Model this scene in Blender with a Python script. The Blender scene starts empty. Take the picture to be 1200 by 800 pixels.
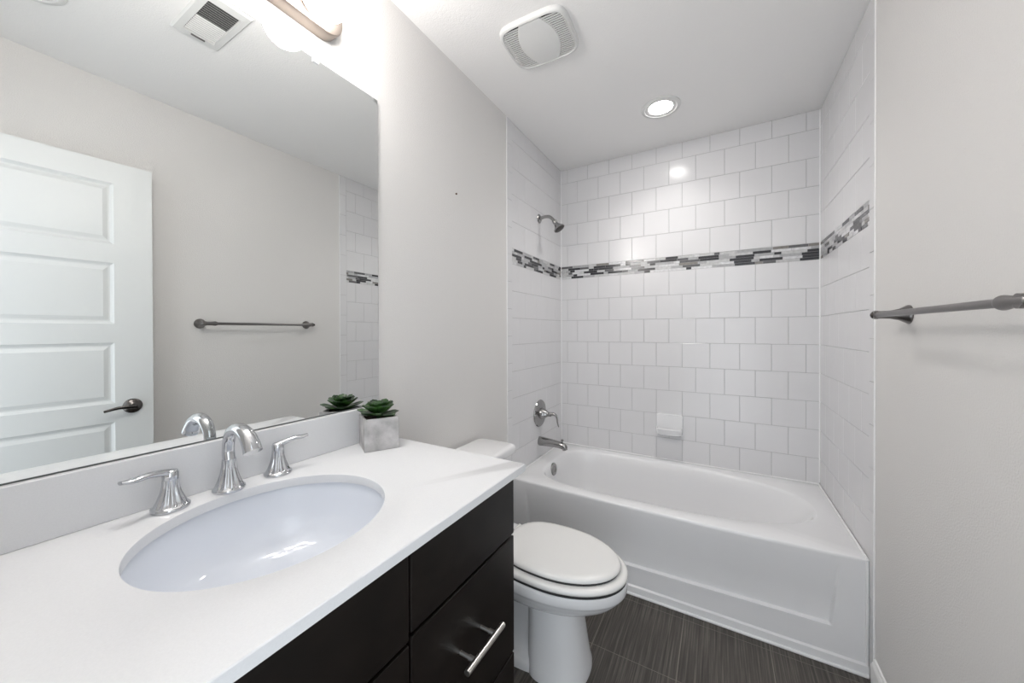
import bpy, bmesh, math, random
from math import sin, cos, pi, radians, sqrt
from mathutils import Vector, Matrix

random.seed(7)
S = bpy.context.scene
COL = S.collection

# ------------------------------------------------------------------ camera
W, H, YR = 1.4907, 2.438, -2.615          # room width, height, rear (door) wall
FPX = 421.16
cam = bpy.data.cameras.new('camera')
cam_o = bpy.data.objects.new('camera', cam)
COL.objects.link(cam_o)
cam.sensor_fit = 'HORIZONTAL'
cam.sensor_width = 36.0
cam.lens = FPX / 1200 * 36.0
cam.clip_start = 0.02
cam.shift_y = -(400 - 389.3) / 1200
yaw, pitch, roll = 0.5231, -0.005, -0.0027
r_ = Vector((cos(yaw), sin(yaw), 0)); f_ = Vector((-sin(yaw), cos(yaw), 0)); u_ = Vector((0, 0, 1))
f2 = f_ * cos(pitch) + u_ * sin(pitch); u2 = u_ * cos(pitch) - f_ * sin(pitch)
r2 = r_ * cos(roll) + u2 * sin(roll); u3 = u2 * cos(roll) - r_ * sin(roll)
M = Matrix((r2, u3, -f2)).transposed().to_4x4()
M.translation = Vector((1.0204, -2.5047, 1.2528))
cam_o.matrix_world = M
S.camera = cam_o

# ------------------------------------------------------------------ world, exposure, light levels
wd = bpy.data.worlds.new('world'); S.world = wd
wd.use_nodes = True
wd.node_tree.nodes['Background'].inputs[0].default_value = (0.88, 0.94, 1.0, 1)
wd.node_tree.nodes['Background'].inputs[1].default_value = 1.55      # daylit hall behind the open doorway
S.view_settings.view_transform = 'Standard'
S.view_settings.look = 'None'
S.view_settings.exposure = 0.81
S.view_settings.gamma = 1.0
S.view_settings.use_curve_mapping = False
GLOBE_STRENGTH = 25.0
RECESS_STRENGTH = 30.0
RECESS_WATTS = 1.7

# ------------------------------------------------------------------ materials
def lin(c):
    return tuple((x / 12.92 if x <= 0.04045 else ((x + 0.055) / 1.055) ** 2.4) for x in [v / 255 for v in c])

def mat(name, rgb, rough=0.5, metal=0.0, bump=0.0, bscale=200.0, var=0.0, vscale=8.0, emit=None, estr=0.0, coat=0.0, spec=0.5):
    m = bpy.data.materials.new(name); m.use_nodes = True
    nt = m.node_tree; b = nt.nodes['Principled BSDF']
    b.inputs['Base Color'].default_value = (*rgb, 1)
    b.inputs['Roughness'].default_value = rough
    b.inputs['Metallic'].default_value = metal
    b.inputs['Specular IOR Level'].default_value = spec
    if coat: b.inputs['Coat Weight'].default_value = coat; b.inputs['Coat Roughness'].default_value = 0.05
    tc = nt.nodes.new('ShaderNodeTexCoord')
    if bump:
        n = nt.nodes.new('ShaderNodeTexNoise'); n.inputs['Scale'].default_value = bscale; n.inputs['Detail'].default_value = 3
        bp = nt.nodes.new('ShaderNodeBump'); bp.inputs['Strength'].default_value = bump; bp.inputs['Distance'].default_value = 0.004
        nt.links.new(tc.outputs['Object'], n.inputs['Vector']); nt.links.new(n.outputs['Fac'], bp.inputs['Height'])
        nt.links.new(bp.outputs['Normal'], b.inputs['Normal'])
    if var:
        n = nt.nodes.new('ShaderNodeTexNoise'); n.inputs['Scale'].default_value = vscale; n.inputs['Detail'].default_value = 6
        r = nt.nodes.new('ShaderNodeValToRGB')
        r.color_ramp.elements[0].position = 0.3; r.color_ramp.elements[1].position = 0.7
        r.color_ramp.elements[0].color = (*[max(0, c * (1 - var)) for c in rgb], 1)
        r.color_ramp.elements[1].color = (*[min(1, c * (1 + var)) for c in rgb], 1)
        nt.links.new(tc.outputs['Object'], n.inputs['Vector']); nt.links.new(n.outputs['Fac'], r.inputs['Fac'])
        nt.links.new(r.outputs['Color'], b.inputs['Base Color'])
    if emit:
        b.inputs['Emission Color'].default_value = (*emit, 1); b.inputs['Emission Strength'].default_value = estr
    return m

M_wall = mat('wall_paint', (0.715, 0.70, 0.685), 0.75, bump=0.30, bscale=230)
M_ceil = mat('ceiling_paint', (0.88, 0.87, 0.86), 0.8, bump=0.25, bscale=200)
M_white = mat('white_trim_paint', (0.80, 0.80, 0.79), 0.4)
M_door = mat('door_paint', (0.71, 0.725, 0.72), 0.4)
M_tile = mat('white_glazed_tile', (0.72, 0.715, 0.725), 0.20, var=0.012, vscale=5, spec=0.4)
M_grout = mat('grey_grout', (0.42, 0.42, 0.42), 0.9)
M_caulk = mat('white_caulk', (0.85, 0.85, 0.85), 0.4)
M_acryl = mat('tub_acrylic', (0.80, 0.80, 0.81), 0.16)
M_porc = mat('toilet_porcelain', (0.80, 0.80, 0.81), 0.10)
M_seat = mat('toilet_seat_plastic', (0.78, 0.775, 0.76), 0.22)
M_gap = mat('gap_shade', (0.03, 0.03, 0.03), 0.7)  # near-black colour standing in for shade in the toilet seat gaps
M_quartz = mat('white_quartz', (0.72, 0.725, 0.74), 0.22, var=0.02, vscale=400)
M_sink = mat('sink_porcelain', (0.74, 0.77, 0.83), 0.08)
M_esp = mat('espresso_wood', (0.0065, 0.0045, 0.0036), 0.36, var=0.35, vscale=14, spec=0.3)
M_espd = mat('espresso_inside', (0.006, 0.004, 0.0035), 0.6)
M_chrome = mat('chrome', (0.60, 0.61, 0.63), 0.04, 1.0)
M_chromeb = mat('shower_nickel', (0.36, 0.355, 0.35), 0.14, 1.0)
M_nickel = mat('brushed_nickel', (0.72, 0.70, 0.67), 0.28, 1.0)
M_satin = mat('vanity_light_nickel', (0.26, 0.222, 0.195), 0.45, 0.75)
M_gun = mat('gunmetal', (0.22, 0.21, 0.205), 0.30, 1.0)
M_bronze = mat('dark_pewter', (0.13, 0.12, 0.115), 0.25, 1.0)
M_mirror = mat('mirror_silver', (0.80, 0.815, 0.81), 0.0, 1.0)
M_medge = mat('mirror_edge', (0.10, 0.11, 0.11), 0.3)
M_clear = mat('clear_clip_plastic', (0.85, 0.86, 0.87), 0.15)
M_plast = mat('white_plastic', (0.72, 0.72, 0.71), 0.45)
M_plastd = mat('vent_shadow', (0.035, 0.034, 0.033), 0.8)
M_duct = mat('duct_shadow_grey', (0.10, 0.10, 0.098), 0.8)  # shade behind the register blades, put in as dark grey
M_lens = mat('frosted_lens', (0.74, 0.74, 0.73), 0.35)
M_globe = mat('lit_glass', (0.9, 0.88, 0.85), 0.3, emit=(1.0, 0.97, 0.94), estr=GLOBE_STRENGTH)
M_disc = mat('lit_disc', (0.9, 0.9, 0.88), 0.4, emit=(1.0, 0.97, 0.94), estr=RECESS_STRENGTH)
M_conc = mat('concrete', (0.47, 0.46, 0.46), 0.85, bump=0.25, bscale=120, var=0.32, vscale=22)
M_soil = mat('soil', (0.05, 0.035, 0.028), 0.95, bump=0.8, bscale=300, var=0.6, vscale=300)
M_dark = mat('shower_face', (0.05, 0.045, 0.04), 0.5)
M_rust = mat('rusty_nail', (0.10, 0.045, 0.02), 0.6)

def mosaic_mat(n, c, r=0.15):
    return mat(n, c, r, var=0.15, vscale=60)
M_mos = [mosaic_mat('mosaic_charcoal', (0.045, 0.045, 0.05)), mosaic_mat('mosaic_grey', (0.13, 0.13, 0.135)),
         mosaic_mat('mosaic_silver', (0.40, 0.40, 0.41), 0.3), mosaic_mat('mosaic_pale', (0.54, 0.54, 0.54), 0.3),
         mosaic_mat('mosaic_white', (0.68, 0.68, 0.69)), mosaic_mat('mosaic_taupe', (0.25, 0.235, 0.22), 0.12)]

def leaf_mat():
    m = bpy.data.materials.new('succulent_leaf'); m.use_nodes = True
    nt = m.node_tree; b = nt.nodes['Principled BSDF']; b.inputs['Roughness'].default_value = 0.35
    tc = nt.nodes.new('ShaderNodeTexCoord'); n = nt.nodes.new('ShaderNodeTexNoise'); n.inputs['Scale'].default_value = 45
    r = nt.nodes.new('ShaderNodeValToRGB')
    r.color_ramp.elements[0].position = 0.35; r.color_ramp.elements[0].color = (0.008, 0.026, 0.008, 1)
    r.color_ramp.elements[1].position = 0.7; r.color_ramp.elements[1].color = (0.050, 0.135, 0.026, 1)
    nt.links.new(tc.outputs['Object'], n.inputs['Vector']); nt.links.new(n.outputs['Fac'], r.inputs['Fac'])
    nt.links.new(r.outputs['Color'], b.inputs['Base Color'])
    return m
M_leaf = leaf_mat()

def floor_mat():
    m = bpy.data.materials.new('dark_streaked_tile'); m.use_nodes = True
    nt = m.node_tree; L = nt.links; b = nt.nodes['Principled BSDF']; b.inputs['Roughness'].default_value = 0.42
    tc = nt.nodes.new('ShaderNodeTexCoord')
    mp = nt.nodes.new('ShaderNodeMapping'); mp.inputs['Scale'].default_value = (170, 3.2, 1)
    L.new(tc.outputs['Object'], mp.inputs['Vector'])
    n = nt.nodes.new('ShaderNodeTexNoise'); n.inputs['Scale'].default_value = 1.0; n.inputs['Detail'].default_value = 5; n.inputs['Roughness'].default_value = 0.65
    L.new(mp.outputs['Vector'], n.inputs['Vector'])
    r = nt.nodes.new('ShaderNodeValToRGB')
    r.color_ramp.elements[0].position = 0.30; r.color_ramp.elements[0].color = (0.030, 0.025, 0.021, 1)
    r.color_ramp.elements[1].position = 0.74; r.color_ramp.elements[1].color = (0.175, 0.155, 0.134, 1)
    e = r.color_ramp.elements.new(0.5); e.color = (0.066, 0.057, 0.049, 1)
    L.new(n.outputs['Fac'], r.inputs['Fac'])
    L.new(r.outputs['Color'], b.inputs['Base Color'])
    bp = nt.nodes.new('ShaderNodeBump'); bp.inputs['Strength'].default_value = 0.12; bp.inputs['Distance'].default_value = 0.002
    L.new(n.outputs['Fac'], bp.inputs['Height']); L.new(bp.outputs['Normal'], b.inputs['Normal'])
    return m
M_floor = floor_mat()
M_fgrout = mat('floor_grout', (0.24, 0.215, 0.19), 0.9)

# ------------------------------------------------------------------ helpers
def box(bm, x0, x1, y0, y1, z0, z1, mi=0):
    v = [bm.verts.new(p) for p in ((x0, y0, z0), (x1, y0, z0), (x1, y1, z0), (x0, y1, z0), (x0, y0, z1), (x1, y0, z1), (x1, y1, z1), (x0, y1, z1))]
    for q in ((3, 2, 1, 0), (4, 5, 6, 7), (0, 1, 5, 4), (1, 2, 6, 5), (2, 3, 7, 6), (3, 0, 4, 7)):
        f = bm.faces.new([v[i] for i in q]); f.material_index = mi
    return v

def loft(bm, rings, cap0=True, cap1=True, closed=True, mi=0):
    """skin a list of point rings"""
    R = [[bm.verts.new(p) for p in ring] for ring in rings]
    n = len(R[0])
    for a, b in zip(R[:-1], R[1:]):
        for i in range(n if closed else n - 1):
            j = (i + 1) % n
            f = bm.faces.new((a[i], a[j], b[j], b[i])); f.material_index = mi
    if cap0: bm.faces.new(R[0][::-1]).material_index = mi
    if cap1: bm.faces.new(R[-1]).material_index = mi
    return R

def lathe(bm, prof, origin=(0, 0, 0), axis=(0, 0, 1), n=40, flute=0, fdepth=0.0, ffrom=1, cap0=True, cap1=True, mi=0):
    """prof: list of (radius, height along the axis)"""
    ax = Vector(axis).normalized()
    t = Vector((1, 0, 0)) if abs(ax.x) < 0.9 else Vector((0, 1, 0))
    a = ax.cross(t).normalized(); b = ax.cross(a)
    o = Vector(origin); rings = []
    for k, (r, h) in enumerate(prof):
        ring = []
        for i in range(n):
            th = 2 * pi * i / n
            rr = r
            if flute and ffrom <= k < len(prof) - 1: rr = r * (1 - fdepth * min(1.0, 0.55 * (k - ffrom + 1)) * (0.5 - 0.5 * cos(flute * th)))
            ring.append(o + ax * h + (a * cos(th) + b * sin(th)) * rr)
        rings.append(ring)
    return loft(bm, rings, cap0, cap1, mi=mi)

def catmull(P, n=8):
    P = [Vector(p) for p in P]; out = []
    Q = [2 * P[0] - P[1]] + P + [2 * P[-1] - P[-2]]
    for i in range(1, len(Q) - 2):
        p0, p1, p2, p3 = Q[i - 1:i + 3]
        for k in range(n):
            t = k / n
            out.append(0.5 * ((2 * p1) + (p2 - p0) * t + (2 * p0 - 5 * p1 + 4 * p2 - p3) * t * t + (3 * p1 - p0 - 3 * p2 + p3) * t ** 3))
    out.append(P[-1]); return out

def tube(bm, pts, radii, n=20, wide=1.0, up=(0, 0, 1), smooth=8, mi=0, cap=True, widths=None):
    """sweep an ellipse along pts; radii per control point; 'widths' multiplies the sideways radius"""
    C = catmull(pts, smooth) if smooth > 1 else [Vector(p) for p in pts]
    m = len(C); rings = []
    def interp(L, t):
        x = t * (len(L) - 1); i = min(int(x), len(L) - 2); return L[i] + (L[i + 1] - L[i]) * (x - i)
    upv = Vector(up)
    for i, p in enumerate(C):
        tg = (C[min(i + 1, m - 1)] - C[max(i - 1, 0)]).normalized()
        s = tg.cross(upv)
        if s.length < 1e-4: s = tg.cross(Vector((0, 1, 0)))
        s.normalize(); w = s.cross(tg)
        r = interp(radii, i / (m - 1)); wr = r * (interp(widths, i / (m - 1)) if widths else wide)
        rings.append([p + s * cos(2 * pi * k / n) * wr + w * sin(2 * pi * k / n) * r for k in range(n)])
    return loft(bm, rings, cap, cap, mi=mi)

def obj(name, bm, m, parent=None, smooth=None, bevel=0.0, bseg=2, loc=None, rotz=0, kind=None):
    """link a bmesh as one mesh object; m may be a list of materials"""
    bmesh.ops.recalc_face_normals(bm, faces=bm.faces)
    me = bpy.data.meshes.new(name); bm.to_mesh(me); bm.free()
    for x in (m if isinstance(m, list) else [m]): me.materials.append(x)
    o = bpy.data.objects.new(name, me); COL.objects.link(o)
    if loc: o.location = loc
    if rotz: o.rotation_euler.z = rotz
    if parent is not None: o.parent = parent
    if bevel:
        b = o.modifiers.new('bevel', 'BEVEL'); b.width = bevel; b.segments = bseg; b.limit_method = 'ANGLE'; b.angle_limit = radians(40)
        b.harden_normals = False
    if smooth is not None:
        me.polygons.foreach_set('use_smooth', [True] * len(me.polygons))
        me.set_sharp_from_angle(angle=radians(smooth))
    if kind: o['kind'] = kind
    return o

def thing(name, label, cat, loc=(0, 0, 0), rotz=0, group=None):
    o = bpy.data.objects.new(name, None); COL.objects.link(o)
    o.empty_display_size = 0.05
    o.location = loc; o.rotation_euler.z = rotz
    if label: o['label'] = label
    if cat: o['category'] = cat
    if group: o['group'] = group
    return o

def tag(o, label, cat, group=None):
    o['label'] = label; o['category'] = cat
    if group: o['group'] = group
    return o

def struct(name, bm, m, label, cat, parent=None, **k):
    o = obj(name, bm, m, parent, kind=None if parent else 'structure', **k)
    if not parent: o['label'] = label; o['category'] = cat
    return o

B = bmesh.new

# ------------------------------------------------------------------ room shell
TF = 0.010                       # tile face stands this far out of the wall plane
P = 0.1535                       # tile pitch
ZB0, ZB1 = 1.632, 1.722          # mosaic band
YF = -0.733                      # front of the tile field
YB = -0.790                      # front of the bullnose column
TUB_T, TUB_D = 0.4205, 0.742

bm = B(); box(bm, -0.12, W + 0.12, YR - 0.14, 0.14, -0.06, -0.0004)
floor = struct('floor', bm, M_fgrout, 'dark brown grey streaked tile floor', 'floor')
bm = B()
xs = [0.58 + 0.307 * k for k in range(-2, 4)]
ys = [-0.790 - 0.315 * k for k in range(-3, 7)]
for i in range(len(xs) - 1):
    for j in range(len(ys) - 1):
        x0, x1 = max(xs[i], 0) + 0.0014, min(xs[i + 1], W) - 0.0014
        y0, y1 = max(ys[j + 1], YR - 0.1) + 0.0014, min(ys[j], 0.0) - 0.0014
        if x1 > x0 and y1 > y0: box(bm, x0, x1, y0, y1, -0.02, 0.0)
obj('floor_tile', bm, M_floor, floor)

bm = B(); box(bm, -0.12, W + 0.12, YR - 0.14, 0.14, H, H + 0.1)
struct('ceiling', bm, M_ceil, 'pale warm grey textured ceiling', 'ceiling')
bm = B(); box(bm, -0.12, -TF, YR - 0.12, 0.12, 0, H)
box(bm, -TF, 0, YR - 0.12, YB + 0.004, 0, H)
wall_left = struct('wall_left', bm, M_wall, 'pale grey textured wall behind the vanity and toilet', 'wall')
bm = B(); box(bm, W + TF, W + 0.12, YR - 0.12, 0.12, 0, H)
box(bm, W, W + TF, YR - 0.12, YB + 0.004, 0, H)
wall_right = struct('wall_right', bm, M_wall, 'pale grey textured wall carrying the towel bar', 'wall')
bm = B(); box(bm, -0.005, W + 0.005, TF, 0.12, 0, H)
wall_back = struct('wall_back', bm, M_wall, 'white tiled wall along the back of the bathtub', 'wall')
DX0, DX1, DZ = 0.695, 1.462, 2.045        # doorway opening
bm = B(); box(bm, 0.0, DX0, YR - 0.11, YR, 0, H); box(bm, DX1, W, YR - 0.11, YR, 0, H); box(bm, DX0, DX1, YR - 0.11, YR, DZ, H)
struct('wall_rear', bm, M_wall, 'pale grey wall with the doorway behind the camera', 'wall')

# tiles -------------------------------------------------------------
def tile_rows():
    rows = []
    for k in range(8):
        rows.append((ZB0 - (k + 1) * P, ZB0 - k * P, k % 2 == 1))       # below the band, type A for every second row
    for k in range(5):
        rows.append((ZB1 + k * P, min(ZB1 + (k + 1) * P, H), k % 2 == 0))
    return rows
G = 0.00095
def tile_block(bm, put, a0, a1, z0, z1):
    """one tile with a slightly pillowed edge; put(a, depth, z) places a point"""
    e, d = 0.0014, 0.0010
    R0 = [(a0, TF, z0), (a1, TF, z0), (a1, TF, z1), (a0, TF, z1)]
    R1 = [(a0, d, z0), (a1, d, z0), (a1, d, z1), (a0, d, z1)]
    R2 = [(a0 + e, 0, z0 + e), (a1 - e, 0, z0 + e), (a1 - e, 0, z1 - e), (a0 + e, 0, z1 - e)]
    loft(bm, [[put(*p) for p in R] for R in (R0, R1, R2)], cap0=False)
def tile_wall(name, parent, put, length, offA, offB, zmin=0.0, gv=G):
    bm = B()
    for (z0, z1, isA) in tile_rows():
        z0 = max(z0, zmin)
        if z1 - z0 < 0.02: continue
        off = offA if isA else offB
        cuts = [0.0] + [off + k * P for k in range(-1, 40) if 0.012 < off + k * P < length - 0.012] + [length]
        for a, b in zip(cuts[:-1], cuts[1:]):
            tile_block(bm, put, a + gv, b - gv, z0 + G, z1 - G)
    return obj(name, bm, M_tile, parent)
put_back = lambda a, d, z: (a, d, z)
put_left = lambda a, d, z: (-d, -a, z)
put_right = lambda a, d, z: (W + d, -a, z)
LEN = -YF
tile_wall('glazed_tile', wall_back, put_back, W, 0.050, 0.050 + P / 2, 0.40)
tile_wall('glazed_tile', wall_left, put_left, LEN, 0.115, 0.115 + P / 2, 0.40, 0.0004)
tile_wall('glazed_tile', wall_right, put_right, LEN, 0.115, 0.115 + P / 2, 0.40, 0.0004)
def grout(parent, put, a1):
    bm = B(); d = 0.0022
    pts = [[put(0, d, z) for z in (0.0, H)], [put(a1, d, z) for z in (0.0, H)]]
    pb = [[put(0, TF + 0.002, z) for z in (0.0, H)], [put(a1, TF + 0.002, z) for z in (0.0, H)]]
    loft(bm, [[pts[0][0], pts[1][0], pts[1][1], pts[0][1]], [pb[0][0], pb[1][0], pb[1][1], pb[0][1]]])
    return obj('grout', bm, M_grout, parent)
grout(wall_back, put_back, W); grout(wall_left, put_left, -YB - 0.004); grout(wall_right, put_right, -YB - 0.004)
for name_, x_ in (('corner_caulk', 0.0), ('corner_caulk', W)):
    bm = B(); tube(bm, [(x_, 0.0, TUB_T + 0.008), (x_, 0.0, H - 0.001)], [0.0042, 0.0042], 10, up=(1, 0, 0), smooth=1); obj(name_, bm, M_caulk, wall_back, smooth=60)
def bullnose(parent, put, sgn):
    bm = B(); z = ZB0 - 12 * P + 0.05
    while z < H:
        z0, z1 = max(z, 0.0), min(z + P, H)
        if z1 - z0 > 0.012:
            a0, a1 = -YF + G, -YB
            prof = [(a0, TF), (a0, 0.001), (a0 + 0.0014, 0), (a1 - 0.010, 0), (a1 - 0.004, 0.0006), (a1 - 0.001, 0.003), (a1, 0.006), (a1, TF)]
            loft(bm, [[put(a, d - 0.0015, zz) for (a, d) in prof] for zz in (z0 + G, z1 - G)])
        z += P
    o = obj('bullnose_trim', bm, M_tile, parent)
    bm = B(); tube(bm, [put(-YB + 0.0005, -0.0004, 0.0), put(-YB + 0.0005, -0.0004, H - 0.001)], [0.0032, 0.0032], 10, up=(1, 0, 0), smooth=1)
    obj('edge_caulk', bm, M_caulk, parent, smooth=60)
    return o
bullnose(wall_left, put_left, 1); bullnose(wall_right, put_right, -1)

def mosaic(parent, put, length, seed):
    rnd = random.Random(seed); bm = B()
    nrow = 6; rh = (ZB1 - ZB0) / nrow
    for r in range(nrow):
        a = -rnd.uniform(0, 0.05); last = -1
        z0 = ZB0 + r * rh + 0.0006; z1 = z0 + rh - 0.0012
        while a < length:
            ln = rnd.choice([0.035, 0.06, 0.085, 0.11, 0.11]) * rnd.uniform(0.8, 1.1)
            mi = rnd.choices([0, 1, 2, 3, 4, 5], [27, 15, 20, 22, 10, 6])[0]
            if mi == last: mi = rnd.choice([0, 3, 4, 2])
            last = mi
            a0, a1 = max(a, 0.0005), min(a + ln - 0.0014, length - 0.0005)
            if a1 > a0 + 0.003:
                d = rnd.choice([0.0, 0.0006, 0.0012])
                loft(bm, [[put(x, dd, z) for x, z in ((a0, z0), (a1, z0), (a1, z1), (a0, z1))] for dd in (TF, d)], cap0=False, mi=mi)
            a += ln
    return obj('mosaic_band', bm, M_mos, parent)
mosaic(wall_back, put_back, W, 3); mosaic(wall_left, put_left, LEN, 11); mosaic(wall_right, put_right, LEN, 5)

# baseboard, door casing ---------------------------------------------
def baseboard(name, x0, sx, y0, y1, label):
    bm = B()
    prof = [(0, 0), (0.013, 0), (0.013, 0.088), (0.010, 0.096), (0.007, 0.100), (0.005, 0.108), (0, 0.110)]
    loft(bm, [[(x0 + sx * a, y, z) for a, z in prof] for y in (y0, y1)])
    return struct(name, bm, M_white, label, 'baseboard')
baseboard('baseboard_right', W, -1, YR, YB - 0.012, 'white baseboard at the foot of the right wall')
baseboard('baseboard_left', 0.0, 1, -1.625, YB - 0.012, 'white baseboard on the wall behind the toilet')
bm = B()
for (x0, x1, z0, z1) in ((DX0 - 0.06, DX0 + 0.004, 0, DZ + 0.06), (DX0 + 0.004, DX1, DZ - 0.004, DZ + 0.06)):
    box(bm, x0, x1, YR, YR + 0.012, z0, z1)
box(bm, DX0, DX0 + 0.014, YR - 0.11, YR, 0, DZ); box(bm, DX0 + 0.014, DX1, YR - 0.11, YR, DZ - 0.014, DZ)
struct('trim_1', bm, M_white, 'white casing around the doorway behind the camera', 'trim', bevel=0.003)

# door (open against the right wall, seen in the mirror) --------------
DW, DH, DT = 0.757, 2.028, 0.035
door_ang = math.atan2(0.757, -0.042)      # hinge at the rear, latch edge forward
door = thing('door_1', 'white five panel door standing open against the right wall', 'door', (1.449, YR + 0.004, 0.006), door_ang)
door['kind'] = 'structure'
# local x runs from hinge to latch, local +y faces the room's left (mirror) side
bm = B()
st = 0.128
pz = [(1.930 - 0.367 * k - 0.280, 1.930 - 0.367 * k) for k in range(5)]
def door_face(yf, sg):
    xs_ = [0.0, st, DW - st, DW]
    zs_ = sorted([0.0, DH] + [z for p in pz for z in p])
    for i in range(3):
        for j in range(len(zs_) - 1):
            x0, x1, z0, z1 = xs_[i], xs_[i + 1], zs_[j], zs_[j + 1]
            if i == 1 and any(abs(z0 - p[0]) < 1e-6 for p in pz):
                rings = []
                for ins, dep in ((0, 0), (0.004, 0.004), (0.012, 0.009), (0.018, 0.009), (0.034, 0.003)):
                    rings.append([(x0 + ins, yf - sg * dep, z0 + ins), (x1 - ins, yf - sg * dep, z0 + ins), (x1 - ins, yf - sg * dep, z1 - ins), (x0 + ins, yf - sg * dep, z1 - ins)])
                loft(bm, rings, cap0=False, cap1=True)
            else:
                bm.faces.new([bm.verts.new(p) for p in ((x0, yf, z0), (x1, yf, z0), (x1, yf, z1), (x0, yf, z1))])
door_face(0.0, 1); door_face(-DT, -1)
for q in (((0, 0, 0), (0, -DT, 0), (0, -DT, DH), (0, 0, DH)), ((DW, 0, 0), (DW, -DT, 0), (DW, -DT, DH), (DW, 0, DH)),
          ((0, 0, DH), (DW, 0, DH), (DW, -DT, DH), (0, -DT, DH)), ((0, 0, 0), (DW, 0, 0), (DW, -DT, 0), (0, -DT, 0))):
    bm.faces.new([bm.verts.new(p) for p in q])
bmesh.ops.remove_doubles(bm, verts=bm.verts, dist=1e-5)
obj('door_leaf', bm, M_door, door)
def lever(sg, y0):
    bm = B(); hx, hz = DW - 0.072, 0.895
    lathe(bm, [(0.033, 0), (0.034, 0.004), (0.031, 0.008), (0.026, 0.010), (0.020, 0.014), (0.011, 0.018), (0.0105, 0.042)], (hx, y0, hz), (0, sg, 0), 36)
    tube(bm, [(hx + 0.006, y0 + sg * 0.044, hz), (hx - 0.02, y0 + sg * 0.046, hz + 0.002), (hx - 0.055, y0 + sg * 0.046, hz + 0.002), (hx - 0.098, y0 + sg * 0.043, hz - 0.008)],
         [0.0095, 0.009, 0.007, 0.005], 16, wide=0.75)
    return obj('door_handle', bm, M_bronze, door, smooth=50)
lever(1, 0.0)

# ------------------------------------------------------------------ bathtub
def rect_ray(cx, cy, x0, x1, y0, y1, th):
    dx, dy = cos(th), sin(th); t = 1e9
    if dx > 1e-9: t = min(t, (x1 - cx) / dx)
    if dx < -1e-9: t = min(t, (x0 - cx) / dx)
    if dy > 1e-9: t = min(t, (y1 - cy) / dy)
    if dy < -1e-9: t = min(t, (y0 - cy) / dy)
    return cx + dx * t, cy + dy * t
def angles_with_corners(cx, cy, x0, x1, y0, y1, n):
    A = [2 * pi * i / n for i in range(n)]
    for x, y in ((x0, y0), (x0, y1), (x1, y0), (x1, y1)):
        a = math.atan2(y - cy, x - cx) % (2 * pi)
        k = min(range(len(A)), key=lambda i: abs(A[i] - a)); A[k] = a
    return sorted(A)
tub = thing('bathtub', 'white alcove bathtub with recessed apron below the tiled wall', 'bathtub', (0, 0, 0))
X0, X1 = 0.002, W - 0.002
Yb, Yf = -0.002, -TUB_D
bow = lambda x: -0.020 * (1 - ((2 * x / W) - 1) ** 2)
tcx, tcy = 0.72, -0.37
AN = angles_with_corners(tcx, tcy, X0, X1, Yf, Yb, 128)
def sup(x0, x1, y0, y1, eL, eR, z, zr=0.0):
    """superellipse ring, exponent eL on the left half and eR on the right"""
    ring = []
    xm = x0 + (x1 - x0) * 0.42; ym = (y0 + y1) / 2; b = (y1 - y0) / 2
    for th in AN:
        e = eR if cos(th) > 0 else eL; a = (x1 - xm) if cos(th) > 0 else (xm - x0)
        c, s_ = cos(th), sin(th)
        t = ((abs(c) / a) ** e + (abs(s_) / b) ** e) ** (-1 / e)
        ring.append((xm + c * t, ym + s_ * t, z + zr * (xm + c * t)))
    return ring
def outer(z, inset=0.0):
    ring = []
    for th in AN:
        x, y = rect_ray(tcx, tcy, X0 + inset, X1 - inset, Yf, Yb - inset, th)
        if abs(y - Yf) < 1e-6: y += bow(x) + inset
        elif y < tcy:
            w = max(0.0, (y - tcy) / (Yf - tcy)); y += inset * w
        ring.append((x, y, z))
    return ring
bm = B()
rings = [outer(TUB_T - 0.012), outer(TUB_T - 0.006, 0.0003), outer(TUB_T - 0.002, 0.002), outer(TUB_T, 0.006),
         sup(0.085, 1.410, -0.690, -0.052, 4.0, 2.35, TUB_T),
         sup(0.093, 1.402, -0.684, -0.058, 4.0, 2.35, TUB_T - 0.003),
         sup(0.102, 1.392, -0.676, -0.066, 4.0, 2.4, TUB_T - 0.014),
         sup(0.113, 1.345, -0.662, -0.082, 4.0, 2.5, 0.340),
         sup(0.128, 1.275, -0.645, -0.100, 4.0, 2.6, 0.240),
         sup(0.145, 1.205, -0.625, -0.122, 3.6, 2.8, 0.160),
         sup(0.170, 1.130, -0.595, -0.150, 3.2, 2.8, 0.110),
         sup(0.230, 1.050, -0.545, -0.200, 2.8, 2.6, 0.088),
         sup(0.420, 0.800, -0.440, -0.310, 2.2, 2.2, 0.082)]
loft(bm, rings, cap0=False)
obj('tub_basin', bm, M_acryl, tub, smooth=60)
# apron: front panel as a depth grid, closed at the back
bm = B()
def apron_y(x, z):
    zt = TUB_T - 0.012
    t = z / zt
    y = Yf + bow(x) * max(0.0, (t - 0.25) / 0.75)
    # recessed field with slanted right and left ends
    zl = 0.118 + 0.026 * (x / W)
    xr = 1.386 + 0.10 * (z - zl); xl = 0.105 - 0.10 * (z - zl)
    dz = min(1.0, max(0.0, (z - zl) / 0.0045)); dx = min(1.0, max(0.0, (xr - x) / 0.005), max(0.0, (x - xl) / 0.010))
    fade = max(0.0, min(1.0, (zt - 0.015 - z) / 0.16))
    y += 0.016 * dz * dx * fade
    # toe lip stands forward
    y -= 0.007 * min(1.0, max(0.0, (0.043 - z) / 0.006))
    return y
xsn = sorted(set([X0, X1] + [X0 + (X1 - X0) * i / 60 for i in range(61)] + [1.378 + 0.0015 * i for i in range(32)] + [0.09 + 0.004 * i for i in range(10)]))
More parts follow.
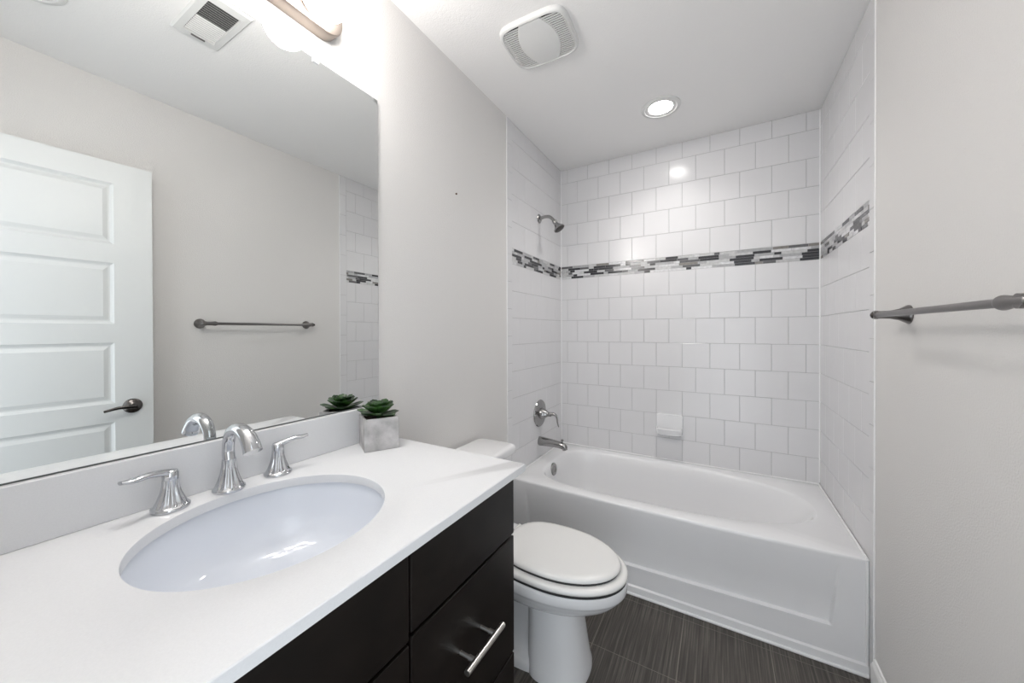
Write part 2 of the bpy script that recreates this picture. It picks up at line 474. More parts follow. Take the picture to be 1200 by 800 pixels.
zsn = sorted(set([0.001, 0.02, 0.034, 0.037, 0.040, 0.043, 0.047, 0.06, 0.08, 0.10] + [0.112 + 0.0015 * i for i in range(30)] + [0.165 + (TUB_T - 0.012 - 0.165) * i / 16 for i in range(17)]))
loft(bm, [[(x, apron_y(x, z), z) for x in xsn] for z in zsn], False, False, closed=False)
obj('apron', bm, M_acryl, tub, smooth=35)
bm = B()
tube(bm, [(X0, Yf - 0.0095, 0.004), (X1 - 0.002, Yf - 0.0095, 0.004)], [0.0065, 0.0065], 8, smooth=1)
tube(bm, [(X1 - 0.0045, Yf - 0.002, 0.0), (X1 - 0.0045, Yf - 0.002, TUB_T)], [0.0048, 0.0048], 8, smooth=1)
tube(bm, [(X1 - 0.0040, Yf, TUB_T + 0.001), (X1 - 0.0040, -0.010, TUB_T + 0.001)], [0.0045, 0.0045], 8, smooth=1)
tube(bm, [(X0 + 0.003, -0.0062, TUB_T + 0.001), (X1 - 0.003, -0.0062, TUB_T + 0.001)], [0.0046, 0.0046], 8, smooth=1)
tube(bm, [(X0 + 0.0040, Yf, TUB_T + 0.001), (X0 + 0.0040, -0.010, TUB_T + 0.001)], [0.0045, 0.0045], 8, smooth=1)
obj('caulk_bead', bm, M_caulk, tub, smooth=60)
PY = -0.378                                 # plumbing line
bm = B()
oax = Vector((1, 0, 0.12)).normalized()
lathe(bm, [(0.037, -0.004), (0.039, 0.004), (0.039, 0.010), (0.036, 0.014), (0.018, 0.016), (0.016, 0.013), (0.003, 0.013)], (0.101, PY - 0.02, 0.371), oax, 36)
obj('overflow_plate', bm, M_chromeb, tub, smooth=40)
bm = B(); lathe(bm, [(0.03, 0), (0.03, 0.003), (0.022, 0.005), (0.02, 0.002), (0.004, 0.002)], (0.33, PY, 0.086), (0, 0, 1), 28)
obj('drain', bm, M_chromeb, tub, smooth=40)

# tub fittings on the left tiled wall ------------------------------------
sh = thing('shower', 'chrome shower head on a short bent arm above the mosaic band', 'shower', (0, PY, 1.982))
bm = B(); lathe(bm, [(0.030, 0.0), (0.030, 0.003), (0.024, 0.008), (0.013, 0.012)], (0, 0, 0), (1, 0, 0), 32)
obj('flange', bm, M_chromeb, sh, smooth=50)
bm = B(); tube(bm, [(0.005, 0, 0), (0.04, 0, 0.006), (0.072, 0, 0.002), (0.095, 0, -0.016), (0.112, 0, -0.036)], [0.0105] * 5, 18)
obj('shower_arm', bm, M_chromeb, sh, smooth=60)
hax = Vector((0.55, 0.0, -0.83)).normalized()
bm = B(); lathe(bm, [(0.011, -0.008), (0.015, -0.002), (0.016, 0.008), (0.013, 0.014), (0.0135, 0.022), (0.019, 0.034), (0.028, 0.050), (0.036, 0.058), (0.037, 0.063), (0.034, 0.065)], (0.108, 0, -0.032), hax, 36)
hd = obj('spray_head', bm, M_chromeb, sh, smooth=40)
bm = B(); lathe(bm, [(0.0335, 0.0645), (0.031, 0.0665), (0.004, 0.068)], (0.108, 0, -0.032), hax, 36)
obj('spray_face', bm, M_dark, hd, smooth=40)

vl = thing('shower_valve', 'round chrome shower valve with a drooping lever on the left tiled wall', 'shower valve', (0, PY, 0.712))
bm = B(); lathe(bm, [(0.086, 0.0), (0.088, 0.003), (0.085, 0.008), (0.060, 0.013), (0.036, 0.016), (0.034, 0.020)], (0, 0, 0), (1, 0, 0), 48)
obj('escutcheon', bm, M_chromeb, vl, smooth=35)
bm = B(); lathe(bm, [(0.036, 0.016), (0.036, 0.026), (0.030, 0.038), (0.018, 0.056), (0.0145, 0.068), (0.0145, 0.082)], (0, 0, 0), (1, 0, 0), 40, flute=10, fdepth=0.10)
obj('valve_hub', bm, M_chromeb, vl, smooth=40)
bm = B(); tube(bm, [(0.076, 0, 0.002), (0.098, 0, 0.004), (0.116, 0.002, -0.004), (0.123, 0.004, -0.028), (0.125, 0.006, -0.052), (0.132, 0.008, -0.076)], [0.0125, 0.0105, 0.009, 0.0075, 0.0075, 0.006], 18, up=(0, 1, 0), widths=[1, 1, .85, .6, .55, .5])
obj('lever', bm, M_chromeb, vl, smooth=60)

sp = thing('tub_spout', 'chrome tub spout with a diverter knob below the shower valve', 'spout', (0, PY, 0.530))
bm = B(); tube(bm, [(0.0, 0, 0.0), (0.012, 0, 0.0), (0.06, 0, 0.0), (0.11, 0, -0.002), (0.150, 0, -0.006), (0.172, 0, -0.014), (0.178, 0, -0.032)], [0.029, 0.0295, 0.026, 0.023, 0.0215, 0.020, 0.016], 26, wide=0.95)
obj('spout_body', bm, M_chromeb, sp, smooth=60)
bm = B(); lathe(bm, [(0.004, 0), (0.004, 0.012), (0.0085, 0.014), (0.0085, 0.020), (0.004, 0.023)], (0.160, 0, 0.010), (0, 0, 1), 18)
obj('diverter_knob', bm, M_chromeb, sp, smooth=40)

# soap dish ----------------------------------------------------------------
sd = thing('soap_dish', 'white ceramic soap dish set into the back tile above the tub', 'soap dish', (0.744, 0, 0.640))
bm = B()
def sd_ring(y, hw, z0, z1, r=0.012):
    pts = []
    for (cx, cz, a0) in ((hw - r, z1 - r, 0), (-hw + r, z1 - r, 90), (-hw + r, z0 + r, 180), (hw - r, z0 + r, 270)):
        for k in range(5):
            a = radians(a0 + 22.5 * k); pts.append((cx + r * cos(a), y, cz + r * sin(a)))
    return pts
loft(bm, [sd_ring(0.001, 0.078, -0.058, 0.074), sd_ring(-0.010, 0.078, -0.058, 0.074), sd_ring(-0.014, 0.075, -0.055, 0.071)])
obj('back_plate', bm, M_porc, sd, smooth=35)
bm = B()
n = 24
def tray(s, z, f):      # half-round tray outline bulging towards the room
    ring = []
    for k in range(n + 1):
        a = pi * k / n
        ring.append((0.076 * s * (abs(cos(a)) ** 0.45) * (1 if cos(a) >= 0 else -1), -0.010 - f * (sin(a) ** 0.5), z))
    return ring
loft(bm, [tray(0.90, -0.054, 0.045), tray(1.0, -0.046, 0.060), tray(1.02, -0.012, 0.068), tray(0.99, -0.007, 0.064), tray(0.92, -0.010, 0.054), tray(0.85, -0.034, 0.046), tray(0.5, -0.038, 0.02)])
obj('tray', bm, M_porc, sd, smooth=45)

# ------------------------------------------------------------------ toilet
toi = thing('toilet', 'white two piece toilet with closed lid between vanity and bathtub', 'toilet', (0, -1.238, 0))
NT = 64
def egg(xb, xf, b, z, eb=2.6, ef=2.0, xm=None, dy=0.0):
    xm = xb + (xf - xb) * 0.46 if xm is None else xm
    ring = []
    for k in range(NT):
        th = 2 * pi * k / NT; c, s_ = cos(th), sin(th)
        a = (xf - xm) if c > 0 else (xm - xb); e = ef if c > 0 else eb
        x = xm + a * (abs(c) ** (2 / e)) * (1 if c > 0 else -1); y = dy + b * (abs(s_) ** (2 / e)) * (1 if s_ > 0 else -1)
        ring.append((x, y, z))
    return ring
def rrect(x0, x1, y0, y1, z, r):
    ring = []
    for (cx, cy, a0) in ((x1 - r, y1 - r, 0), (x0 + r, y1 - r, 90), (x0 + r, y0 + r, 180), (x1 - r, y0 + r, 270)):
        for k in range(9):
            a = radians(a0 + 11.25 * k); ring.append((cx + r * cos(a), cy + r * sin(a), z))
    return ring
# bowl
bm = B()
loft(bm, [egg(0.230, 0.575, 0.085, 0.225, 2.4, 2.2), egg(0.215, 0.625, 0.112, 0.250, 2.5, 2.1), egg(0.205, 0.672, 0.140, 0.276, 2.7, 2.05), egg(0.198, 0.710, 0.163, 0.302, 2.9, 2), egg(0.196, 0.731, 0.175, 0.325, 3, 2),
          egg(0.195, 0.736, 0.178, 0.334, 3, 2), egg(0.195, 0.7405, 0.181, 0.337, 3, 2), egg(0.195, 0.743, 0.183, 0.343, 3, 2), egg(0.195, 0.744, 0.183, 0.366, 3, 2), egg(0.197, 0.741, 0.180, 0.374, 3, 2), egg(0.205, 0.730, 0.170, 0.378, 3, 2)])
obj('bowl', bm, M_porc, toi, smooth=60)
# pedestal: front column, narrower trapway behind, foot flange
bm = B()
loft(bm, [egg(0.392, 0.612, 0.120, 0.000, 3.2, 2.4), egg(0.392, 0.612, 0.120, 0.020, 3.2, 2.4), egg(0.393, 0.606, 0.115, 0.040, 3.4, 2.4), egg(0.394, 0.598, 0.110, 0.090, 3.6, 2.4), egg(0.394, 0.588, 0.104, 0.16, 3.6, 2.4),
          egg(0.392, 0.582, 0.100, 0.22, 3.6, 2.3), egg(0.392, 0.584, 0.100, 0.26, 3.4, 2.2), egg(0.390, 0.590, 0.104, 0.30, 3.2, 2.1)])
obj('pedestal', bm, M_porc, toi, smooth=50)
bm = B()
loft(bm, [egg(0.175, 0.50, 0.108, 0.0, 4, 3), egg(0.175, 0.50, 0.108, 0.028, 4, 3), egg(0.180, 0.50, 0.100, 0.044, 4, 3), egg(0.195, 0.50, 0.070, 0.075, 4, 3), egg(0.20, 0.50, 0.058, 0.13, 3, 3), egg(0.19, 0.50, 0.060, 0.22, 3, 3), egg(0.15, 0.52, 0.080, 0.29, 3, 3), egg(0.12, 0.53, 0.11, 0.335, 3, 3)])
obj('trapway', bm, M_porc, toi, smooth=50)
bm = B()
loft(bm, [rrect(0.035, 0.30, -0.125, 0.125, 0.315, 0.03), rrect(0.028, 0.30, -0.145, 0.145, 0.345, 0.03), rrect(0.026, 0.30, -0.150, 0.150, 0.372, 0.03), rrect(0.030, 0.295, -0.146, 0.146, 0.380, 0.03)])
obj('rear_deck', bm, M_porc, toi, smooth=50)
# seat and lid
bm = B()
loft(bm, [egg(0.262, 0.7415, 0.179, 0.3765, 3.0, 2), egg(0.262, 0.7415, 0.179, 0.3840, 3.0, 2)])
obj('seat_gap_shade', bm, M_gap, toi)  # dark slab painting the shaded gap between rim and seat
bm = B()
loft(bm, [egg(0.258, 0.739, 0.177, 0.3835, 3.0, 2), egg(0.256, 0.744, 0.182, 0.387, 3, 2), egg(0.255, 0.746, 0.184, 0.393, 3, 2), egg(0.256, 0.744, 0.182, 0.400, 3, 2), egg(0.261, 0.737, 0.175, 0.4035, 3, 2), egg(0.27, 0.728, 0.166, 0.4045, 3, 2)])
obj('seat', bm, M_seat, toi, smooth=60)
bm = B()
loft(bm, [egg(0.287, 0.716, 0.157, 0.4035, 2.8, 2), egg(0.287, 0.716, 0.157, 0.4105, 2.8, 2)])
obj('lid_gap_shade', bm, M_gap, toi)  # dark slab painting the shaded gap between seat and lid
bm = B()
loft(bm, [egg(0.284, 0.716, 0.155, 0.4102, 2.8, 2), egg(0.281, 0.721, 0.160, 0.4142, 2.8, 2), egg(0.280, 0.722, 0.161, 0.4192, 2.8, 2), egg(0.282, 0.719, 0.158, 0.4247, 2.8, 2), egg(0.288, 0.710, 0.151, 0.4287, 2.8, 2),
          egg(0.305, 0.685, 0.135, 0.4307, 2.7, 2), egg(0.36, 0.62, 0.09, 0.4322, 2.4, 2), egg(0.45, 0.53, 0.03, 0.4327, 2.2, 2)])
obj('lid', bm, M_seat, toi, smooth=60)
for sy in (-1, 1):
    bm = B(); tube(bm, [(0.274, sy * 0.070 - 0.024, 0.405), (0.274, sy * 0.070 + 0.024, 0.405)], [0.012, 0.012], 16, smooth=1)
    box(bm, 0.262, 0.286, sy * 0.070 - 0.02, sy * 0.070 + 0.02, 0.379, 0.404)
    obj('hinge', bm, M_seat, toi, smooth=40)
# tank
bm = B()
loft(bm, [rrect(0.030, 0.195, -0.165, 0.140, 0.380, 0.03), rrect(0.026, 0.205, -0.172, 0.146, 0.44, 0.03), rrect(0.024, 0.212, -0.178, 0.146, 0.60, 0.03), rrect(0.022, 0.216, -0.182, 0.148, 0.700, 0.03)])
obj('tank', bm, M_porc, toi, smooth=50)
bm = B()
loft(bm, [rrect(0.020, 0.222, -0.190, 0.152, 0.701, 0.03), rrect(0.018, 0.228, -0.196, 0.158, 0.706, 0.03), rrect(0.018, 0.229, -0.197, 0.159, 0.728, 0.03), rrect(0.021, 0.225, -0.193, 0.155, 0.736, 0.03), rrect(0.028, 0.217, -0.186, 0.148, 0.739, 0.03)])
obj('tank_lid', bm, M_porc, toi, smooth=50)
bm = B(); lathe(bm, [(0.011, 0), (0.011, 0.012)], (0.214, -0.125, 0.655), (1, 0, 0), 18)
tube(bm, [(0.228, -0.125, 0.655), (0.232, -0.095, 0.652), (0.230, -0.062, 0.648)], [0.007, 0.006, 0.005], 12)
obj('flush_lever', bm, M_chrome, toi, smooth=50)

# ------------------------------------------------------------------ vanity
ZC, CT = 0.8935, 0.0205
YV = -1.648                                # right end of the countertop
CX = 0.567
YVB = YR + 0.003
cab = thing('vanity_cabinet', 'dark espresso vanity cabinet under the white countertop', 'vanity', (0, 0, 0))
FX, CE = 0.545, -1.672                     # drawer fronts' face, cabinet's right side
Zt = ZC - CT
bm = B()
box(bm, 0.004, FX - 0.021, CE - 0.016, CE, 0.0, Zt - 0.0005)           # right side panel
box(bm, 0.004, FX - 0.021, YVB, YVB + 0.016, 0.0, Zt - 0.0005)
box(bm, 0.004, FX - 0.021, YVB + 0.016, CE - 0.016, 0.10, 0.116)
box(bm, 0.004, 0.012, YVB + 0.016, CE - 0.016, 0.116, Zt - 0.05)
obj('cabinet_body', bm, M_esp, cab, bevel=0.001)
bm = B()
box(bm, FX - 0.040, FX - 0.0205, YVB + 0.016, CE - 0.016, 0.60, Zt - 0.001)
box(bm, FX - 0.040, FX - 0.0205, YVB + 0.016, CE - 0.016, 0.10, 0.60)
obj('face_frame', bm, M_espd, cab)
bm = B(); box(bm, FX - 0.095, FX - 0.080, YVB + 0.016, CE - 0.016, 0.0, 0.10)
obj('toe_kick', bm, M_espd, cab)
YS = -2.045                                # seam between the drawer stack and the sink section
fr = []
def front(name, y0, y1, z0, z1):
    bm = B(); box(bm, FX - 0.019, FX, y0, y1, z0, z1)
    return obj(name, bm, M_esp, cab, bevel=0.0022, bseg=2)
g = 0.003
front('false_drawer_front', YVB + 0.004, YS - g, 0.703, Zt - 0.006)
front('drawer', YS + g, CE - 0.001, 0.713, Zt - 0.006)
dm = front('drawer', YS + g, CE - 0.001, 0.400, 0.706)
dl = front('drawer', YS + g, CE - 0.001, 0.106, 0.393)
d1 = front('door', -2.326, YS - g, 0.106, 0.696)
d2 = front('door', YVB + 0.004, -2.331, 0.106, 0.696)
def pull(parent, c, ax, L=0.138):
    bm = B(); c = Vector(c); ax = Vector(ax)
    tube(bm, [c + Vector((0.040, 0, 0)) - ax * L / 2, c + Vector((0.040, 0, 0)) + ax * L / 2], [0.0066, 0.0066], 20, smooth=1)
    for s_ in (-1, 1):
        p = c + ax * s_ * 0.038
        lathe(bm, [(0.0042, -0.001), (0.0042, 0.022), (0.0058, 0.0225), (0.0058, 0.038)], p, (1, 0, 0), 18)
    return obj('handle', bm, M_nickel, parent, smooth=40)
pull(dm, (FX, -1.864, 0.570), (0, 1, 0)); pull(dl, (FX, -1.864, 0.250), (0, 1, 0))
pull(d1, (FX, -2.290, 0.600), (0, 0, 1)); pull(d2, (FX, -2.366, 0.600), (0, 0, 1))

# countertop with oval cut-out and backsplash
SX, SY, SA, SB = 0.272, -2.130, 0.190, 0.2065
ct = thing('countertop', 'white quartz countertop with an oval sink cut-out over the dark cabinet', 'countertop', (0, 0, 0))
AN2 = angles_with_corners(SX, SY, 0.002, CX, YVB, YV, 160)
def ell(s, z):
    out = []
    for th in AN2:
        t = 1 / sqrt((cos(th) / SA) ** 2 + (sin(th) / SB) ** 2)
        out.append((SX + cos(th) * t * s, SY + sin(th) * t * s, z))
    return out
def rct(z, i=0.0):
    return [(*rect_ray(SX, SY, 0.002, CX - i, YVB, YV - i, th), z) for th in AN2]
bm = B()
R = loft(bm, [rct(Zt, 0.0015), rct(Zt + 0.0015), rct(ZC - 0.0015), rct(ZC, 0.0015), ell(1.012, ZC), ell(1.003, ZC - 0.001), ell(1.0, ZC - 0.003), ell(1.0, Zt)], False, False)
n = len(AN2)
for i in range(n):
    j = (i + 1) % n; bm.faces.new((R[-1][i], R[-1][j], R[0][j], R[0][i]))
obj('counter_slab', bm, M_quartz, ct, smooth=40)
bm = B(); box(bm, 0.001, 0.020, YVB, YV, ZC + 0.0003, ZC + 0.1085)
tag(obj('backsplash', bm, M_quartz, bevel=0.0015), 'low white quartz backsplash along the wall behind the faucet', 'backsplash')
sk = thing('sink', 'pale blue white oval undermount sink in the countertop', 'sink', (SX, SY, 0))
def ell0(s, z): return [(x - SX, y - SY, z) for x, y, z in ell(s, z)]
bm = B()
loft(bm, [ell0(1.10, Zt - 0.0012), ell0(1.035, Zt - 0.0012), ell0(1.022, Zt - 0.006), ell0(1.0, 0.845), ell0(0.955, 0.805), ell0(0.87, 0.768), ell0(0.73, 0.745), ell0(0.50, 0.733), ell0(0.25, 0.727), ell0(0.11, 0.724)], False, True)
so = obj('sink_bowl', bm, M_sink, sk, smooth=60)
bm = B(); lathe(bm, [(0.030, 0), (0.030, 0.002), (0.023, 0.0035), (0.021, 0.001), (0.003, 0.001)], (0, 0, 0.7245), (0, 0, 1), 32)
obj('drain', bm, M_chrome, sk, smooth=40)

# faucet ---------------------------------------------------------------------
fa = thing('faucet', 'three piece chrome widespread faucet standing behind the oval sink', 'faucet', (0.055, SY + 0.01, ZC + 0.0004))
def bell(bm, c, s=1.0, h=0.078):
    lathe(bm, [(0.0300 * s, 0), (0.0310 * s, 0.002), (0.0305 * s, 0.006), (0.0285 * s, 0.0075), (0.0265 * s, h * 0.16), (0.0218 * s, h * 0.34), (0.0172 * s, h * 0.55), (0.0142 * s, h * 0.78), (0.0130 * s, h)],
          c, (0, 0, 1), 88, flute=11, fdepth=0.14, ffrom=4)
bm = B(); bell(bm, (0, 0, 0), 1.0, 0.070)
tube(bm, [(0, 0, 0.066), (-0.003, 0, 0.090), (0.002, 0, 0.116), (0.022, 0, 0.137), (0.052, 0, 0.143), (0.080, 0, 0.136), (0.099, 0, 0.119), (0.109, 0, 0.103)],
     [0.0125, 0.0120, 0.0122, 0.0130, 0.0138, 0.0150, 0.0165, 0.0180], 28, up=(0, 1, 0))
spo = obj('spout', bm, M_chrome, fa, smooth=50)
def fhandle(dy, s_, rise, LV):
    bm = B(); bell(bm, (0, dy, 0), 1.0, 0.060)
    hb = obj('handle_base', bm, M_chrome, fa, smooth=50)
    bm = B()
    lathe(bm, [(0.0128, 0.0705), (0.0132, 0.074), (0.0132, 0.083), (0.0105, 0.088), (0.004, 0.0895)], (0, dy, -0.0105), (0, 0, 1), 32)
    pts = [(0.0, dy - s_ * 0.004, 0.071), (0.003, dy + s_ * 0.014, 0.0765), (0.008, dy + s_ * 0.036, 0.0800 + rise * 0.6), (0.013, dy + s_ * LV * 0.8, 0.0790 + rise), (0.017, dy + s_ * LV, 0.0815 + rise)]
    tube(bm, pts, [0.0080, 0.0072, 0.0058, 0.0052, 0.0034], 20, widths=[1.2, 1.3, 1.6, 2.0, 1.8])
    return obj('lever', bm, M_chrome, hb, smooth=60)
fhandle(-0.1005, -1, 0.0, 0.075); fhandle(0.1045, 1, 0.003, 0.066)

# mirror ------------------------------------------------------------------------
mi = thing('mirror', 'large frameless wall mirror above the vanity backsplash', 'mirror', (0, 0, 0))
MZ0, MZ1, MY1 = 1.0038, 2.042, -1.664
bm = B(); box(bm, 0.0004, 0.0058, YVB + 0.01, MY1, MZ0, MZ1)
for f in bm.faces:
    f.material_index = 1
    if f.calc_center_median().x > 0.0057: f.material_index = 0
obj('mirror_glass', bm, [M_mirror, M_medge], mi)
bm = B(); box(bm, 0.0005, 0.0072, YVB + 0.01, MY1, ZC + 0.109, MZ0 - 0.0002); box(bm, 0.0060, 0.0072, YVB + 0.01, MY1, MZ0 - 0.0002, MZ0 + 0.0012)
obj('bottom_channel', bm, M_medge, mi)
for y in (-1.882, -2.40):
    bm = B(); lathe(bm, [(0.010, 0.0), (0.0105, 0.006), (0.008, 0.010), (0.004, 0.0105)], (0.001, y, MZ1 + 0.004), (1, 0, 0), 20)
    box(bm, 0.006, 0.010, y - 0.0085, y + 0.0085, MZ1 - 0.012, MZ1 + 0.004)
    obj('mirror_clip', bm, M_clear, mi, bevel=0.001)

# vanity light -----------------------------------------------------------------
vt = thing('vanity_light', 'brushed nickel bar light with lit glass globes above the mirror', 'wall light', (0, -2.130, 2.168))
bm = B()
def stadium(x, hl, hz, n=16):
    ring = []
    for k in range(n + 1):
        a = -pi / 2 + pi * k / n; ring.append((x, hl - hz + hz * cos(a), hz * sin(a)))
    for k in range(n + 1):
        a = pi / 2 + pi * k / n; ring.append((x, -hl + hz + hz * cos(a), hz * sin(a)))
    return ring
loft(bm, [stadium(0.0, 0.315, 0.054), stadium(0.034, 0.315, 0.054), stadium(0.040, 0.312, 0.051), stadium(0.043, 0.304, 0.043), stadium(0.044, 0.290, 0.030)])
obj('back_plate', bm, M_satin, vt, smooth=35)
for y in (0.2175, 0.0, -0.2175):
    bm = B(); lathe(bm, [(0.030, 0.040), (0.034, 0.046), (0.038, 0.052), (0.040, 0.058)], (0, y, -0.005), (1, 0, 0), 32)
    sk_ = obj('socket_cup', bm, M_satin, vt, smooth=50)
    bm = B(); lathe(bm, [(0.002, -0.060)] + [(0.060 * sin(pi * k / 20), -0.060 * cos(pi * k / 20)) for k in range(1, 20)] + [(0.002, 0.060)], (0.102, y, -0.011), (0, 0, 1), 40)
    obj('glass_globe', bm, M_globe, sk_, smooth=80)

# nail --------------------------------------------------------------------------
bm = B(); lathe(bm, [(0.0022, -0.004), (0.0022, 0.003), (0.0042, 0.004), (0.0042, 0.006), (0.0015, 0.0065)], (0, -1.236, 1.864), (1, 0, -0.15), 12)
tag(obj('nail', bm, M_rust, smooth=40), 'tiny brown nail in the bare wall above the toilet', 'nail')

# potted succulent ----------------------------------------------------------------
po = thing('potted_succulent', 'green succulent in a square grey concrete pot on the counter corner', 'potted plant', (0.0973, -1.7403, ZC + 0.0004), radians(61))
bm = B()
hp, ph = 0.0500, 0.096
def sq(h, z): return [(h, h, z), (-h, h, z), (-h, -h, z), (h, -h, z)]
loft(bm, [sq(hp, 0), sq(hp, ph), sq(hp - 0.007, ph), sq(hp - 0.007, ph - 0.022)], True, True)
obj('pot', bm, M_conc, po, bevel=0.0012)
bm = B(); 
gr = 12; rnd = random.Random(4)
vs = [[bm.verts.new(((hp - 0.0075) * (2 * i / gr - 1), (hp - 0.0075) * (2 * j / gr - 1), ph - 0.008 + rnd.uniform(-0.003, 0.004))) for i in range(gr + 1)] for j in range(gr + 1)]
for j in range(gr):
    for i in range(gr): bm.faces.new((vs[j][i], vs[j][i + 1], vs[j + 1][i + 1], vs[j + 1][i]))
obj('soil', bm, M_soil, po, smooth=60)
bm = B()
def leaf(bm, az, el, L, w, base):
    """spoon-shaped fleshy leaf with a pointed tip"""
    rings = []; m = 9; d = Vector((cos(az) * cos(el), sin(az) * cos(el), sin(el))); s_ = Vector((-sin(az), cos(az), 0)); nrm = s_.cross(d) * -1
    for k in range(m + 1):
        t = k / m
        wd_ = w * (0.25 + 0.75 * sin(min(1.0, t * 1.32) * pi / 2)) * sqrt(max(0.0006, 1 - max(0, (t - 0.62) / 0.38) ** 2.2))
        th_ = 0.0026 * (1 - 0.6 * t) + 0.0004
        c = Vector(base) + d * (L * t) + nrm * (L * 0.16 * t * t)
        rings.append([c + s_ * (wd_ * cos(2 * pi * q / 10)) + nrm * (th_ * sin(2 * pi * q / 10) + 0.30 * wd_ * cos(2 * pi * q / 10) ** 2) for q in range(10)])
    loft(bm, rings)
k = 0
for (cnt, el, L, w, zb) in ((7, 3, 0.062, 0.0185, 0.095), (7, 22, 0.055, 0.0190, 0.100), (6, 40, 0.044, 0.0165, 0.106), (5, 58, 0.031, 0.013, 0.109), (3, 76, 0.022, 0.009, 0.111)):
    for i in range(cnt):
        az = 2 * pi * i / cnt + k * 0.39 + rnd.uniform(-0.12, 0.12)
        leaf(bm, az, radians(el + rnd.uniform(-6, 6)), L * rnd.uniform(0.9, 1.1), w * rnd.uniform(0.9, 1.1), (0.004 * cos(az) + 0.0, 0.004 * sin(az), zb))
    k += 1
tube(bm, [(0, 0, 0.082), (0, 0, 0.112)], [0.006, 0.007], 10, smooth=1)
obj('succulent_rosette', bm, M_leaf, po, smooth=60)

# ------------------------------------------------------------------ towel bar on the right wall
tb = thing('towel_bar', 'dark gunmetal towel bar on the right wall', 'towel bar', (W, -1.342, 1.296))
for y, far in ((0.292, 1), (-0.300, -1)):
    bm = B()
    lathe(bm, [(0.0265, 0.0), (0.0270, 0.004), (0.0240, 0.009), (0.0165, 0.022), (0.0120, 0.040), (0.0110, 0.060), (0.0118, 0.070), (0.0118, 0.076)], (0, y, 0), (-1, 0, 0), 36)
    po_ = obj('post', bm, M_gun, tb, smooth=40)
bm = B(); tube(bm, [(-0.068, -0.312, 0), (-0.068, 0.302, 0)], [0.0078, 0.0078], 22, smooth=1)
ba = obj('bar', bm, M_gun, tb, smooth=60)
for (ya, yb) in ((-0.318, -0.245),):
    bm = B(); lathe(bm, [(0.006, 0.0), (0.0098, 0.004), (0.0098, 0.044), (0.0128, 0.064), (0.0122, 0.067), (0.0090, 0.074)], (-0.068, ya, 0), (0, 1, 0), 26)
    obj('coupling_sleeve', bm, M_gun, ba, smooth=40)
bm = B(); lathe(bm, [(0.0085, -0.012), (0.0125, -0.008), (0.0125, -0.002), (0.0085, 0.001), (0.0075, 0.009), (0.003, 0.012)], (-0.068, 0.304, 0), (0, 1, 0), 26)
obj('end_cap', bm, M_bronze, ba, smooth=40)

# ------------------------------------------------------------------ ceiling fittings
def rlight(x, y, lit, label, group=None):
    t = thing('recessed_light' if lit else 'ceiling_light', label, 'ceiling light', (x, y, H))
    bm = B(); lathe(bm, [(0.097, 0.0), (0.097, -0.004), (0.092, -0.008), (0.080, -0.009), (0.076, -0.006), (0.068, -0.0065), (0.060, -0.0045), (0.0585, -0.001)], (0, 0, 0), (0, 0, 1), 56, cap0=False, cap1=False)
    obj('trim_ring', bm, M_plast, t, smooth=40)
    bm = B(); lathe(bm, [(0.0595, -0.0012), (0.057, -0.003), (0.030, -0.0045), (0.002, -0.005)], (0, 0, 0), (0, 0, 1), 48)
    obj('lens', bm, M_disc if lit else M_lens, t, smooth=60)
    if lit:                                # the can's downward beam
        li = bpy.data.lights.new('lamp', 'AREA'); li.shape = 'DISK'; li.size = 0.11; li.energy = RECESS_WATTS
        li.color = (1.0, 0.97, 0.94); li.spread = radians(125)
        lo = bpy.data.objects.new('lamp', li); COL.objects.link(lo); lo.parent = t; lo.location = (0, 0, -0.0060)
rlight(0.750, -0.448, True, 'lit round recessed light in the ceiling over the bathtub')
rlight(1.020, -2.275, False, 'unlit round ceiling fitting glimpsed at the top left of the mirror')

# exhaust fan
ef = thing('exhaust_fan', 'white rounded square exhaust fan cover with slotted sides on the ceiling', 'exhaust fan', (0.388, -1.176, H), radians(2))
NF = 72
def sqr(a, b, z, e=5.0):
    ring = []
    for k in range(NF):
        th = 2 * pi * k / NF; c, s_ = cos(th), sin(th)
        t = ((abs(c) / a) ** e + (abs(s_) / b) ** e) ** (-1 / e); ring.append((c * t, s_ * t, z))
    return ring
FA, FB = 0.142, 0.124
bm = B()
loft(bm, [sqr(FA, FB, 0.0), sqr(FA, FB, -0.007), sqr(FA - 0.002, FB - 0.002, -0.013), sqr(FA - 0.006, FB - 0.006, -0.017), sqr(FA - 0.011, FB - 0.011, -0.018), sqr(FA - 0.013, FB - 0.013, -0.016), sqr(FA - 0.014, FB - 0.014, -0.006)], True, True)
cov = obj('cover_frame', bm, M_plast, ef, smooth=50)
def lens_half(y):           # half width of the barrel-shaped centre panel
    return 0.040 + 0.038 * (1 - (y / 0.112) ** 2)
bm = B()
yy = [-0.108 + 0.216 * k / 24 for k in range(25)]
rings = []
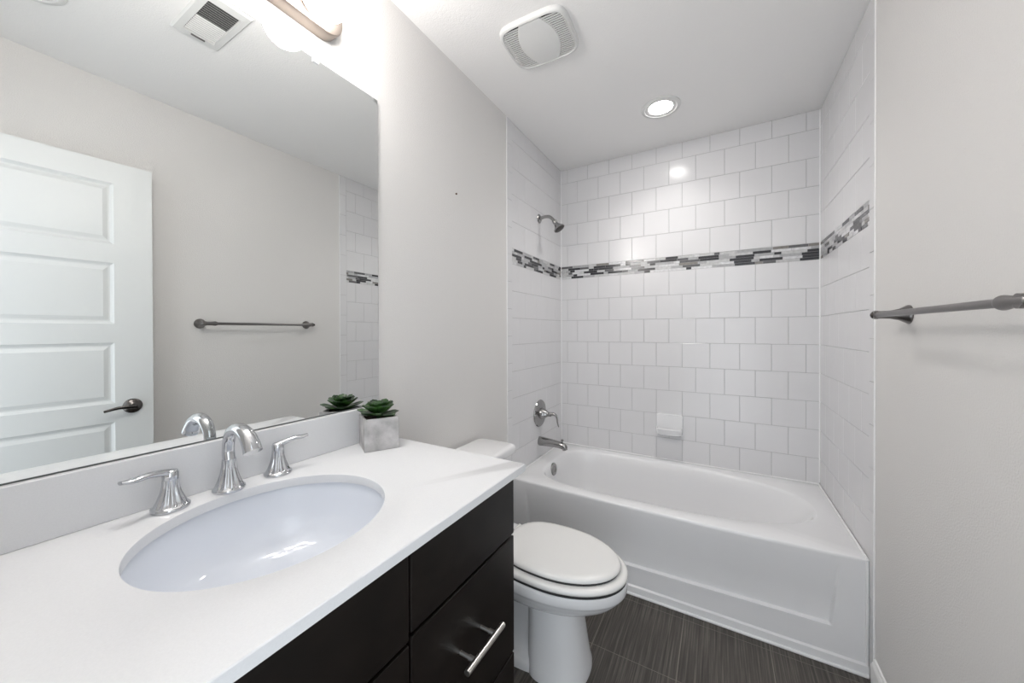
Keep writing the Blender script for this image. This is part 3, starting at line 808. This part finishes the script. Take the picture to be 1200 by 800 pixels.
for y in yy:
    hw = lens_half(y); rings.append([(hw * q, y, -0.0165 - 0.006 * (1 - q * q) * (1 - (y / 0.125) ** 2)) for q in [-1 + 0.2 * i for i in range(11)]] + [(hw, y, -0.0055), (-hw, y, -0.0055)])
loft(bm, rings)
obj('light_lens', bm, M_lens, ef, smooth=50)
for sx in (-1, 1):
    bm = B(); ns = 21
    for i in range(ns):
        y = -0.104 + 0.208 * (i + 0.5) / ns
        xi = lens_half(y) - 0.001
        t = (1 - (abs(y) / (FB - 0.0135)) ** 5) ** 0.2 * (FA - 0.0135) - 0.0005
        if t > xi + 0.004:
            x0, x1 = sorted((sx * xi, sx * t)); box(bm, x0, x1, y - 0.0022, y + 0.0022, -0.0160, -0.0125)
    obj('grille', bm, M_plast, ef)
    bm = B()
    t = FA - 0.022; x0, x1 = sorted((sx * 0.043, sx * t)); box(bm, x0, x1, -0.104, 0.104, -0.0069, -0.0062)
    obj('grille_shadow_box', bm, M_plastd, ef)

# supply register (seen in the mirror)
rg = thing('air_register', 'white rectangular ceiling air register seen in the mirror', 'air vent', (0.678, -1.880, H))
bm = B()
def rc(a, b, z): return [(a, b, z), (-a, b, z), (-a, -b, z), (a, -b, z)]
R = loft(bm, [rc(0.152, 0.077, 0.0), rc(0.152, 0.077, -0.002), rc(0.146, 0.071, -0.0075), rc(0.112, 0.050, -0.009), rc(0.110, 0.048, -0.002)], True, True)
obj('frame', bm, M_plast, rg)
bm = B(); box(bm, -0.109, 0.109, -0.0475, 0.0475, -0.0035, -0.0022)
obj('duct_shadow', bm, M_duct, rg)
ns = 17
bm = B()
for i in range(ns):
    x = -0.104 + 0.208 * (i + 0.5) / ns
    a = radians(32) * (1 if x < 0 else -1)
    dx, dz = 0.0032 * cos(a), 0.0032 * sin(a)
    z = -0.0068
    loft(bm, [[(x - dx, y, z - dz), (x + dx, y, z + dz), (x + dx + 0.0006, y, z + dz), (x - dx + 0.0006, y, z - dz)] for y in (-0.048, 0.048)])
obj('louver_blades', bm, M_plast, rg)
bm = B(); box(bm, 0.118, 0.123, -0.022, 0.022, -0.0125, -0.0078)
obj('damper_lever', bm, M_gun, rg)
